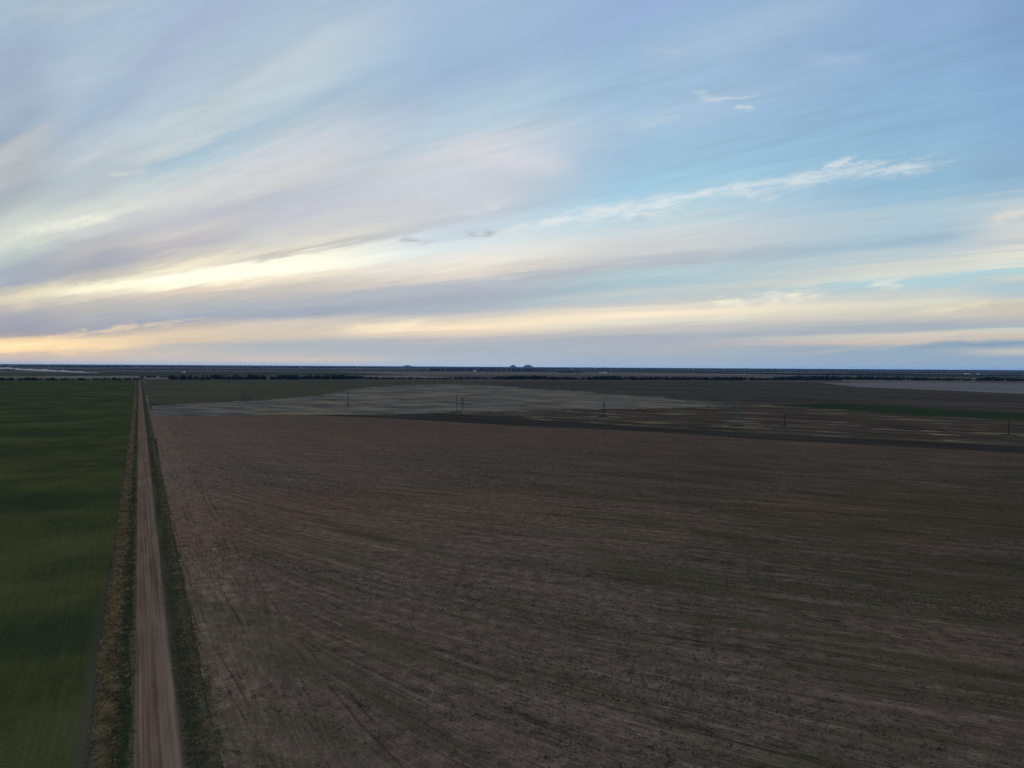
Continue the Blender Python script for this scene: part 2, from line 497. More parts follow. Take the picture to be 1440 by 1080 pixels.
def blades(cx, cy, cz, n, length, lean, width):
    """n blades per clump for arrays of clump centres -> (N*n,3,3)"""
    N = len(cx)
    ang = rng.uniform(0, 2 * np.pi, (N, n))
    L = length[:, None] * rng.uniform(.55, 1.15, (N, n))
    ln = rng.uniform(.2, 1.0, (N, n)) * lean
    ox = cx[:, None] + rng.normal(0, .28, (N, n)) * length[:, None]
    oy = cy[:, None] + rng.normal(0, .28, (N, n)) * length[:, None]
    tx = ox + np.cos(ang) * ln * L
    ty = oy + np.sin(ang) * ln * L
    tz = cz[:, None] + L * np.sqrt(np.maximum(0.06, 1 - ln ** 2))
    wx, wy = -np.sin(ang) * width[:, None], np.cos(ang) * width[:, None]
    z0 = np.broadcast_to(cz[:, None], ox.shape) - .02
    tri = np.stack([np.stack([ox - wx, oy - wy, z0], -1), np.stack([ox + wx, oy + wy, z0], -1), np.stack([tx, ty, tz], -1)], -2)
    return tri.reshape(-1, 3, 3)


def world_ab(a, b):
    return ORG.x + RDIR.x * a + RRIGHT.x * b, ORG.y + RDIR.y * a + RRIGHT.y * b


def n2(a, b, s, o=0.0):
    return np.array([mnoise.fractal(Vector((x * s, y * s, o)), 1.0, 2.0, 3) for x, y in zip(a, b)])


def scatter(n, a0, a1, b0, b1, power=1.0):
    """more clumps near the drone than far away"""
    t = rng.uniform(0, 1, n)
    a = a0 * (a1 / a0) ** t if power else a0 + (a1 - a0) * t
    return a, rng.uniform(b0, b1, n)


def leaf_mat(name, c0, c1, scale=0.4):
    mt = bpy.data.materials.new(name)
    mt.use_nodes = True
    nt = NT(mt.node_tree)
    bs = mt.node_tree.nodes['Principled BSDF']
    pos = nt.n('ShaderNodeNewGeometry').outputs['Position']
    f = nt.step(nt.noise(pos, scale, 4.0, 0.7), 0.32, 0.68)
    nt.put(bs.inputs['Base Color'], nt.mix(f, c0, c1))
    bs.inputs['Roughness'].default_value = 0.9
    bs.inputs['Specular IOR Level'].default_value = 0.15
    return mt


M_dry = leaf_mat('dry_grass_blades', (.13, .088, .042), (.38, .255, .115), 0.35)
M_weed = leaf_mat('weed_leaves', (.034, .042, .020), (.085, .092, .044), 0.3)
M_straw = leaf_mat('pale_straw', (.22, .19, .12), (.36, .31, .19), 0.05)

tris = []
# left verge: a ragged ridge of dry bluestem
a, b = scatter(30000, 62, 1400, 0, 1)
wl = ROAD_L - VERGE_L
b = VERGE_L + wl * np.clip(.33 + .16 * n2(a, b * 0, .07, 41.0) + rng.normal(0, .12, len(a)), .0, .8)
keep = n2(a, b, .16, 3.0) + .8 * n2(a, b * 0, .05, 13.0) + rng.normal(0, .2, len(a)) > 0.02 + .28 * np.clip((135 - a) / 50, 0, 1)
a, b = a[keep], b[keep]
x, y = world_ab(a, b)
ln = rng.uniform(.20, .52, len(a)) * (1 + a / 900)
tris.append(blades(x, y, np.full(len(a), .30), 9, ln, .75, .035 + a * .00012))
# scattered tufts nearer the road and along the ditch's far bank
a, b = scatter(4200, 62, 800, 0, 1)
b = VERGE_L + wl * rng.uniform(.4, 1.0, len(a))
keep = n2(a, b, .14, 9.0) > .12
a, b = a[keep], b[keep]
x, y = world_ab(a, b)
tris.append(blades(x, y, np.full(len(a), .30), 8, rng.uniform(.25, .5, len(a)), .8, .03 + a * .0001))
wr = VERGE_R - ROAD_R
a, b = scatter(9000, 62, 900, 0, 1)
b = ROAD_R + wr * np.clip(rng.normal(.72, .20, len(a)), .05, 1.1)
keep = n2(a, b, .16, 17.0) + rng.normal(0, .25, len(a)) > .14
a, b = a[keep], b[keep]
x, y = world_ab(a, b)
tris.append(blades(x, y, np.full(len(a), .30), 8, rng.uniform(.18, .42, len(a)), .8, .030 + a * .0001))
tag(tri_object('dry_grass', np.concatenate(tris), M_dry), 'clumps of tan dry grass lining both sides of the dirt road', 'grass', None, 'stuff')

tris = []
# green growth on the verges
for (n, lo, hi, o, th) in ((9000, VERGE_L + wl * .45, ROAD_L + .1, 2.0, .0), (8000, ROAD_R + .3, VERGE_R + .8, 5.0, .10)):
    a, b = scatter(n, 62, 900, lo, hi)
    keep = n2(a, b, .28, o) + rng.normal(0, .2, len(a)) > th + .1
    a, b = a[keep], b[keep]
    x, y = world_ab(a, b)
    tris.append(blades(x, y, np.full(len(a), .30), 6, rng.uniform(.10, .30, len(a)), .95, .04 + a * .00012))
# volunteer weeds in the ploughed field, gathered in patches drawn out along the rows
n = 260000
a, b = scatter(n, 25, 420, VERGE_R, 420)
inside = (np.abs(b) < a * 3 + 60)
a, b = a[inside], b[inside]
phi = a + 1.18 * b
dens = .8 * n2(phi * .45, b * .16, .06, 21.0) + .6 * n2(phi, b, .35, 33.0) + .35 * n2(phi * 1.2, b * .5, .9, 53.0)
keep = dens + rng.normal(0, .22, len(a)) > .38 - .16 * np.clip((b - 30) / 120, 0, 1)
a, b = a[keep], b[keep]
x, y = world_ab(a, b)
tris.append(blades(x, y, np.full(len(a), .25), 6, rng.uniform(.12, .40, len(a)), .96, .055 + a * .00012))
tag(tri_object('green_weeds', np.concatenate(tris), M_weed), 'low dark green weeds speckling the ploughed field and the ditch', 'weeds', None, 'stuff')


# ------------------------------------------------------------------ power line


def prism(vs, fs, p, q, r0, r1=None, n=8):
    r1 = r0 if r1 is None else r1
    d = (q - p).normalized()
    u = d.cross(Vector((0, 0, 1)) if abs(d.z) < .9 else Vector((1, 0, 0))).normalized()
    w = d.cross(u)
    o = len(vs)
    for c, r in ((p, r0), (q, r1)):
        for i in range(n):
            t = 2 * math.pi * i / n
            vs.append(c + (u * math.cos(t) + w * math.sin(t)) * r)
    for i in range(n):
        j = (i + 1) % n
        fs.append((o + i, o + j, o + n + j, o + n + i))
    fs.append(tuple(o + i for i in reversed(range(n))))
    fs.append(tuple(o + n + i for i in range(n)))


def part(name, bars, mat, parent):
    vs, fs = [], []
    for br in bars: prism(vs, fs, *br)
    return mesh_object(name, vs, fs, mat, parent)


M_wood = plain('weathered_pole_wood', (.020, .017, .015), .9, .3, .8)
M_steel = plain('galvanised_steel', (.11, .14, .165), .6, .15, .8, .1)
M_ins = plain('porcelain_insulator', (.09, .07, .06), .35, .1)


def empty(name, loc, rz, label, cat, group=None):
    o = bpy.data.objects.new(name, None)
    COL.objects.link(o)
    o.location = loc
    o.rotation_euler = (0, 0, rz)
    return tag(o, label, cat, group)


V = Vector
LINE_AZ = math.atan2(0.447, -0.894)          # heading of the line, crossarms stand square to it


def h_frame(loc, rz, h, w, label, third=None):
    o = empty('power_pole', loc, rz, label, 'power pole', 'wooden pole frames of the power line')
    x = w / 2
    for sx in (-x, x):
        part('pole', [(V((sx, 0, -.5)), V((sx, 0, h)), .36, .26)], M_wood, o)
    if third:
        part('pole', [(V((x + third[0], third[1], -.5)), V((x + third[0], third[1], third[2])), .24, .16)], M_wood, o)
    part('crossarm', [(V((-x * 1.9, .24, h - 1.6)), V((x * 1.9, .24, h - 1.6)), .13, .13, 4)], M_wood, o)
    part('brace', [(V((-x, -.22, h * .42)), V((x, -.22, h - 2.6)), .07, .07, 6)], M_wood, o)
    part('brace', [(V((x, -.34, h * .42)), V((-x, -.34, h - 2.6)), .07, .07, 6)], M_wood, o)
    for sx in (-x * 1.75, 0, x * 1.75):
        part('insulator', [(V((sx, .24, h - 1.72)), V((sx, .24, h - 2.9)), .10, .10, 8)] +
             [(V((sx, .24, h - 1.9 - .25 * k)), V((sx, .24, h - 1.96 - .25 * k)), .17, .17, 8) for k in range(4)], M_ins, o)
    return o


RZ = LINE_AZ + math.pi / 2
h_frame(at(1418.5, 612.5), math.radians(56), 12.6, 4.0, 'dark pole at the right edge of the photo below the green strip')
h_frame(at(1103.3, 599.5), math.radians(68.5), 13.0, 4.0, 'short dark pole standing alone just right of the pale lattice tower')
h_frame(at(848.8, 586.2), RZ, 16.5, 4.8, 'slim two-legged pole frame between the lattice tower and the four-pole cluster')
h_frame(at(642.5, 578.0), RZ + .55, 20.5, 5.3, 'tall pole frame on the left of the four-pole cluster in pale stubble')
h_frame(at(650.0, 577.0), RZ, 16.5, 4.6, 'lower pole frame on the right of the four-pole cluster in pale stubble')
o = empty('power_pole', at(489.3, 571.2), RZ, 'single tall dark pole standing alone in the pale stubble field', 'power pole', 'wooden pole frames of the power line')
part('pole', [(V((0, 0, -.5)), V((0, 0, 17.5)), .46, .34)], M_wood, o)
part('crossarm', [(V((-1.3, .28, 16)), V((1.3, .28, 16)), .11, .11, 4)], M_wood, o)
for sx in (-1.2, 1.2):
    part('insulator', [(V((sx, .28, 15.9)), V((sx, .28, 15.0)), .12, .12, 8)], M_ins, o)
h_frame(at(341.5, 564.5), RZ, 13.5, 4.2, 'faint left pole frame against the far green field, nearest the road')
h_frame(at(349.5, 568.3), RZ, 13.0, 9.0, 'wide faint pole frame beside the one nearest the road')

# pale lattice tower
o = empty('lattice_tower', at(1037.3, 599.0), RZ + .9, 'pale grey steel lattice tower rising above yellow grass', 'tower')
hT = 25.5


def tw(z): return 1.55 * (1 - z / hT) + .28


legs = []
for sx in (-1, 1):
    for sy in (-1, 1):
        part('leg', [(V((sx * tw(0), sy * tw(0), -.3)), V((sx * tw(hT), sy * tw(hT), hT)), .15, .11, 6)], M_steel, o)
bars = []
zz = [0, 3.4, 6.6, 9.6, 12.4, 15, 17.4, 19.6, 21.6, 23.6, 25.5]
for i in range(len(zz) - 1):
    z0, z1 = zz[i], zz[i + 1]
    for k in range(4):
        c = [(-1, -1), (1, -1), (1, 1), (-1, 1)]
        p, q = c[k], c[(k + 1) % 4]
        if i % 2: p, q = q, p
        bars.append((V((p[0] * tw(z0), p[1] * tw(z0), z0)), V((q[0] * tw(z1), q[1] * tw(z1), z1)), .075, .075, 5))
        bars.append((V((p[0] * tw(z1), p[1] * tw(z1), z1)), V((q[0] * tw(z1), q[1] * tw(z1), z1)), .06, .06, 5))
part('lattice_bracing', bars, M_steel, o)
for z, w in ((24.2, 2.0), (20.6, 2.5)):
    part('crossarm', [(V((-w, 0, z)), V((w, 0, z)), .10, .10, 5), (V((-w, 0, z)), V((0, 0, z + .9)), .06, .06, 5), (V((w, 0, z)), V((0, 0, z + .9)), .06, .06, 5)], M_steel, o)

# rings of pale grass with dark weeds in the middle round the pole feet
tris, dk = [], []
for (px, py, rx, ry, n) in ((642, 580.5, 26, 22, 1500), (848, 587, 24, 16, 1100), (1037, 600, 24, 12, 1000), (1103, 599.7, 12, 7, 500), (1419, 613, 26, 6, 800), (489, 572, 5, 5, 60)):
    c = at(px, py)
    d = Vector((-.894, .447, 0)) if px > 1300 else Vector((-1, .1, 0)).normalized()
    e = Vector((-d.y, d.x, 0))
    r = rng.normal(0, 1, (n, 2))
    X = c.x + d.x * r[:, 0] * rx * .5 + e.x * r[:, 1] * ry * .5
    Y = c.y + d.y * r[:, 0] * rx * .5 + e.y * r[:, 1] * ry * .5
    tris.append(blades(X, Y, np.full(n, .26), 6, rng.uniform(.3, .7, n), .8, np.full(n, .14)))
    m = n // 4
    r = rng.normal(0, 1, (m, 2))
    X = c.x + d.x * r[:, 0] * rx * .10 + e.x * r[:, 1] * ry * .07
    Y = c.y + d.y * r[:, 0] * rx * .10 + e.y * r[:, 1] * ry * .07
    dk.append(blades(X, Y, np.full(m, .26), 8, rng.uniform(.8, 1.5, m), .7, np.full(m, .25)))
tag(tri_object('straw_grass', np.concatenate(tris), M_straw), 'pale straw grass ringing the feet of the power poles', 'grass', None, 'stuff')
tag(tri_object('tall_weeds', np.concatenate(dk), M_weed), 'dark weeds left standing round the power pole feet', 'weeds', None, 'stuff')

# ------------------------------------------------------------------ far tree lines
M_tree = leaf_mat('distant_foliage', (.008, .011, .012), (.020, .022, .020), 0.06)


def tree_line(name, pts, hgt, depth, gap, lab, nleaf=34, bare=0.0, seed=1, even=False):
    r = np.random.default_rng(seed)
    out = []
    for i in range(len(pts) - 1):
        p, q = P(*pts[i]), P(*pts[i + 1])
        L = (q - p).length
        nt_ = max(1, int(L / gap))
        for j in range(nt_):
            w = p.lerp(q, (j + r.uniform(0, 1)) / nt_)
            if mnoise.noise(w * .004 + Vector((seed, 0, 0))) < bare: continue
            w = w + Vector((r.normal(0, depth * .15), r.uniform(0, depth), 0))
            h = hgt * r.uniform(.6, 1.15) * (0.85 + .4 * mnoise.noise(w * .006))
            if even: h = hgt * r.uniform(.75, 1.0)
            h = max(2.5, h)
            rad = h * r.uniform(.38, .6)
            u = r.normal(0, 1, (nleaf, 3))
            u /= np.linalg.norm(u, axis=1)[:, None] + 1e-6
            u *= (r.uniform(.2, 1, nleaf) ** .5)[:, None]
            u[:, 0] *= 2.2 if even else 1.7
            c = np.array([w.x, w.y, h * .48]) + u * np.array([rad, rad, h * .48])
            s = h * (.30 if even else .24)
            t = r.normal(0, s, (nleaf, 3, 3)) * np.array([1, 1, .75])
            tri = c[:, None, :] + t
            tri[..., 2] = np.maximum(tri[..., 2], 0.05)
            out.append(tri)
            # trunk
            d = np.array([[w.x - .25, w.y, 0], [w.x + .25, w.y, 0], [w.x, w.y, h * .7]])
            out.append(d[None]); out.append((d + np.array([[0, -.2, 0], [0, .2, 0], [0, 0, 0]]))[None])
    return tag(tri_object(name, np.concatenate(out), M_tree), lab, 'trees', None, 'stuff')


tree_line('tree_line', [(-200, 535.2), (0, 535), (120, 534.8), (191, 534.4)], 9, 60, 3.6, 'dark tree line behind the green field left of the road', seed=3, bare=-.95)
tree_line('tree_line', [(232, 534.4), (340, 534.2), (440, 533.9), (520, 533.5)], 18, 140, 3.6, 'thick dark tree belt just right of the road end', seed=4, bare=-.95)
tree_line('tree_line', [(520, 533.6), (640, 533.4), (720, 533.2)], 10, 60, 3.6, 'low dark tree line above the pale stubble field', seed=5, bare=-.45)
tree_line('tree_line', [(700, 533.8), (850, 534.6), (1000, 534.8)], 15, 140, 3.6, 'dark tree belt above the middle of the dark fallow', seed=6, bare=-.95)
tree_line('tree_line', [(1000, 535), (1100, 535.3), (1184, 535.6)], 14, 100, 3.6, 'dark tree belt ending left of the pale far stubble', seed=7, bare=-.95)
tree_line('tree_line', [(1100, 533.5), (1300, 535.2), (1500, 536.8), (1700, 538)], 16, 120, 3.6, 'dark tree belt behind the pale far stubble', seed=8, bare=-.95)
tree_line('tree_line', [(192, 531.2), (240, 531)], 9, 60, 3.6, 'small tree row where the road meets the belt', seed=9, bare=-.95)
far_rows = [([(-60, 520), (300, 520.5), (640, 522)], 9, 200), ([(785, 524.2), (826, 524.4)], 12, 90), ([(600, 521.2), (760, 521.5)], 22, 300),
            ([(760, 521.5), (1100, 523.5), (1440, 525.5)], 11, 250), ([(1080, 526.5), (1440, 528.8)], 10, 90),
            ([(100, 516.3), (500, 517.8), (860, 519.6)], 22, 900), ([(860, 519.6), (1440, 522.4)], 22, 900), ([(-300, 515.3), (100, 516.3)], 22, 900)]
FAR_LABELS = ['long blue-grey far tree row on the left half of the horizon', 'short dark dash of trees right of the twin hills',
              'far tree patch below the twin hills', 'long blue-grey far tree row on the right half of the horizon', 'far tree row behind the right-hand belt',
              'farthest blue tree band under the left horizon', 'farthest blue tree band under the right horizon', 'farthest blue tree band at the left edge']
for k, (pts, hh, dp) in enumerate(far_rows):
    L = (P(*pts[0]) - P(*pts[-1])).length
    tree_line('tree_line', pts, hh, dp, hh * .55, FAR_LABELS[k], nleaf=22, bare=-.5, even=True, seed=20 + k)

# ------------------------------------------------------------------ farm buildings far away
M_white = plain('white_siding', (.78, .78, .76), .6, .05)
M_roof = plain('grey_metal_roof', (.32, .33, .35), .5, .1)
M_doork = plain('dark_shed_door', (.06, .06, .06), .7, .1)


def barn(loc, rz, L, W, Hh, label):
    o = empty('farm_building', loc, rz, label, 'building', 'white farm buildings on the plain')
    x, y = L / 2, W / 2
    vs = [(-x, -y, 0), (x, -y, 0), (x, y, 0), (-x, y, 0), (-x, -y, Hh), (x, -y, Hh), (x, y, Hh), (-x, y, Hh), (-x, 0, Hh + W * .28), (x, 0, Hh + W * .28)]
    mesh_object('wall', vs, [(0, 1, 5, 4), (2, 3, 7, 6), (1, 2, 6, 9, 5), (3, 0, 4, 8, 7)], M_white, o)
    e = .5
    k = W * .28 / y
    rv = []
    for (yy, zz_) in ((-y - e, Hh - e * k + .05), (0, Hh + W * .28 + .05), (y + e, Hh - e * k + .05)):
        for xx in (-x - e, x + e):
            rv += [(xx, yy, zz_), (xx, yy, zz_ + .25)]
    rf = [(1, 3, 7, 5), (5, 7, 11, 9), (0, 4, 6, 2), (4, 8, 10, 6), (0, 1, 5, 4), (4, 5, 9, 8), (2, 6, 7, 3), (6, 10, 11, 7), (0, 2, 3, 1), (8, 9, 11, 10)]
    mesh_object('roof', rv, rf, M_roof, o)
    dw = min(3.0, L * .15)
    mesh_object('door', [(-dw, -y - .08, 0), (dw, -y - .08, 0), (dw, -y - .08, Hh * .8), (-dw, -y - .08, Hh * .8),
                         (-dw, -y + .02, 0), (dw, -y + .02, 0), (dw, -y + .02, Hh * .8), (-dw, -y + .02, Hh * .8)],
                [(0, 1, 2, 3), (1, 5, 6, 2), (4, 0, 3, 7), (3, 2, 6, 7)], M_doork, o)
    return o


barn(at(258.5, 524.2), .1, 18, 10, 6, 'tiny white farm building above the trees right of the road end')
barn(at(668, 522.4), .2, 26, 12, 8, 'tiny white farm building below and left of the twin hills')
barn(at(850, 524.6), .15, 34, 16, 6, 'white farm building right of the twin hills, biggest of the far sheds')
barn(at(844, 525.0), -.1, 16, 10, 5, 'smaller shed just left of the biggest white far shed')
barn(at(1360, 526.3), .1, 40, 14, 7, 'pale farm shed near the right edge, left one of two')
barn(at(1375, 526.6), .2, 30, 14, 6, 'pale farm shed near the right edge, right one of two')

# ------------------------------------------------------------------ hills on the horizon
M_hill = plain('hill_scrub', (.06, .065, .06), .95, .3, .004)


def hill(px, dist, wid, hgt, seed):
    d = ray(px, 514)
    c = Vector((d.x, d.y, 0)).normalized() * dist
    vs, fs = [], []
    nr, na = 12, 40
    for i in range(nr + 1):
        t = i / nr
        for j in range(na):
            a = 2 * math.pi * j / na
            rr = wid * t * (1 + .18 * mnoise.noise(Vector((math.cos(a) * 1.5, math.sin(a) * 1.5, seed))))
            z = hgt * (0.5 + .5 * math.cos(math.pi * t)) ** 1.1
            z += hgt * .10 * mnoise.noise(Vector((rr * math.cos(a) * .006, rr * math.sin(a) * .006, seed))) * (1 - t)
            vs.append((c.x + rr * math.cos(a), c.y + rr * math.sin(a), z - 1.0))
    for i in range(nr):
        for j in range(na):
            k = (j + 1) % na
            fs.append((i * na + j, (i + 1) * na + j, (i + 1) * na + k, i * na + k))
    tag(mesh_object('hill', vs, fs, M_hill), kind='structure')


hill(721.5, 45000, 330, 142, 1.0)
hill(742.5, 45000, 470, 158, 2.0)
hill(573, 45000, 480, 80, 3.0)

# ------------------------------------------------------------------ dust plume behind a far vehicle
dm = bpy.data.materials.new('dust')
dm.use_nodes = True
dm.node_tree.nodes.clear()
nt = NT(dm.node_tree)
pv = nt.n('ShaderNodeVolumePrincipled')
pv.inputs['Color'].default_value = (.90, .85, .80, 1)
pv.inputs['Density'].default_value = 0.024
ou = nt.n('ShaderNodeOutputMaterial')
nt.L.new(pv.outputs[0], ou.inputs['Volume'])
path = [(145, 525.2, 3), (125, 524.6, 7), (105, 523.7, 11), (85, 522.9, 13), (65, 522.2, 15), (45, 521.3, 15), (25, 520.2, 15), (5, 519.2, 22), (-30, 518.4, 30)]
vs, fs = [], []
pp = [(P(x, y), r * .62) for x, y, r in path]
N, na = 70, 12
for i in range(N + 1):
    t = i / N * (len(pp) - 1)
    k = min(int(t), len(pp) - 2)
    c = pp[k][0].lerp(pp[k + 1][0], t - k)
    r = pp[k][1] + (pp[k + 1][1] - pp[k][1]) * (t - k)
    r *= 0.75 + .7 * abs(mnoise.noise(Vector((i * .35, 2.2, 0)))) * 1.5
    if i in (0, N): r *= .1
    for j in range(na):
        a = 2 * math.pi * j / na
        q = r * (1 + .3 * mnoise.noise(Vector((i * .5, math.cos(a) * 2, math.sin(a) * 2))))
        vs.append((c.x + q * .4 * math.cos(a), c.y + q * 1.4 * math.cos(a), max(.4, r * .55 + q * .75 * math.sin(a))))
for i in range(N):
    for j in range(na):
        k = (j + 1) % na
        fs.append((i * na + j, i * na + k, (i + 1) * na + k, (i + 1) * na + j))
fs.append(tuple(range(na))[::-1]); fs.append(tuple(N * na + j for j in range(na)))
dp = mesh_object('dust_plume', vs, fs, dm)
bm = bmesh.new(); bm.from_mesh(dp.data)
bmesh.ops.recalc_face_normals(bm, faces=bm.faces)
bm.to_mesh(dp.data); bm.free()
tag(dp, 'long pale dust plume trailing across the far plain at left', 'dust', None, 'stuff')

# ------------------------------------------------------------------ air
hm = bpy.data.materials.new('air')
hm.use_nodes = True
hm.node_tree.nodes.clear()
nt = NT(hm.node_tree)
pv = nt.n('ShaderNodeVolumePrincipled')
pv.inputs['Color'].default_value = (.16, .46, 1.0, 1)
pv.inputs['Density'].default_value = 1.3e-5
ou = nt.n('ShaderNodeOutputMaterial')
nt.L.new(pv.outputs[0], ou.inputs['Volume'])
bx, zb, zt = 61500.0, -1.0, 175.0
hv = [(-bx, -bx, zb), (bx, -bx, zb), (bx, bx, zb), (-bx, bx, zb), (-bx, -bx, zt), (bx, -bx, zt), (bx, bx, zt), (-bx, bx, zt)]
hz = mesh_object('haze', hv, [(3, 2, 1, 0), (4, 5, 6, 7), (0, 1, 5, 4), (1, 2, 6, 5), (2, 3, 7, 6), (3, 0, 4, 7)], hm)
tag(hz, 'thin blue evening haze over the whole plain', 'haze', None, 'stuff')

# ------------------------------------------------------------------ sky
SUN_EL, SUN_AZ = math.radians(4.0), math.radians(-46.0)     # low behind the cloud at left
W = bpy.data.worlds.new('World')
S.world = W
W.use_nodes = True
W.node_tree.nodes.clear()
nt = NT(W.node_tree)
sky = nt.n('ShaderNodeTexSky', sky_type='NISHITA')
sky.sun_disc = False
sky.sun_elevation = SUN_EL
sky.sun_rotation = SUN_AZ
sky.altitude = 400
d = nt.n('ShaderNodeTexCoord').outputs['Generated']
sx = nt.n('ShaderNodeSeparateXYZ')
nt.put(sx.inputs[0], d)
dx, dy, dz = sx.outputs
# cloud bands lie on a high sheet and run towards a point on the horizon to the left (X = -1.2):
# s = elevation slope measured across the bands, u = distance along them
XV = 1.2
den = nt.m('MAXIMUM', nt.m('ABSOLUTE', nt.m('ADD', dx, nt.m('MULTIPLY', dy, XV))), 0.06)
dzc = nt.m('MAXIMUM', dz, 0.0)
s = nt.m('DIVIDE', dzc, den)
hyp = nt.m('SQRT', nt.m('ADD', nt.m('MULTIPLY', dx, dx), nt.m('MULTIPLY', dy, dy)))
sinaz = nt.m('DIVIDE', dx, nt.m('MAXIMUM', hyp, 1e-4))
dzs = nt.m('ADD', dzc, 0.035)
u = nt.m('DIVIDE', nt.m('SUBTRACT', nt.m('MULTIPLY', dy, .64), nt.m('MULTIPLY', dx, .77)), dzs)
v = nt.m('DIVIDE', nt.m('ADD', nt.m('MULTIPLY', dx, .64), nt.m('MULTIPLY', dy, .77)), dzs)


def cl(fu, fv, o, detail=4.0, rough=.55, dist=0.0):
    return nt.noise(nt.xyz(nt.m('MULTIPLY', u, fu), nt.m('MULTIPLY', v, fv), o), 1.0, detail, rough, dist)


w1 = nt.m('SUBTRACT', cl(.16, .45, 1.0, 4.0, .55, .3), .5)
w2 = nt.m('SUBTRACT', cl(.5, 2.2, 4.0, 4.0), .5)
w3 = nt.m('SUBTRACT', cl(1.3, 8.0, 21.0, 5.0, .65, .5), .5)
s2 = nt.m('MULTIPLY', s, nt.m('ADD', 1.0, nt.m('ADD', nt.m('MULTIPLY', w1, .24), nt.m('ADD', nt.m('MULTIPLY', w2, .09), nt.m('MULTIPLY', w3, .17)))))
sq = nt.m('SQRT', nt.m('MINIMUM', s2, 1.0))

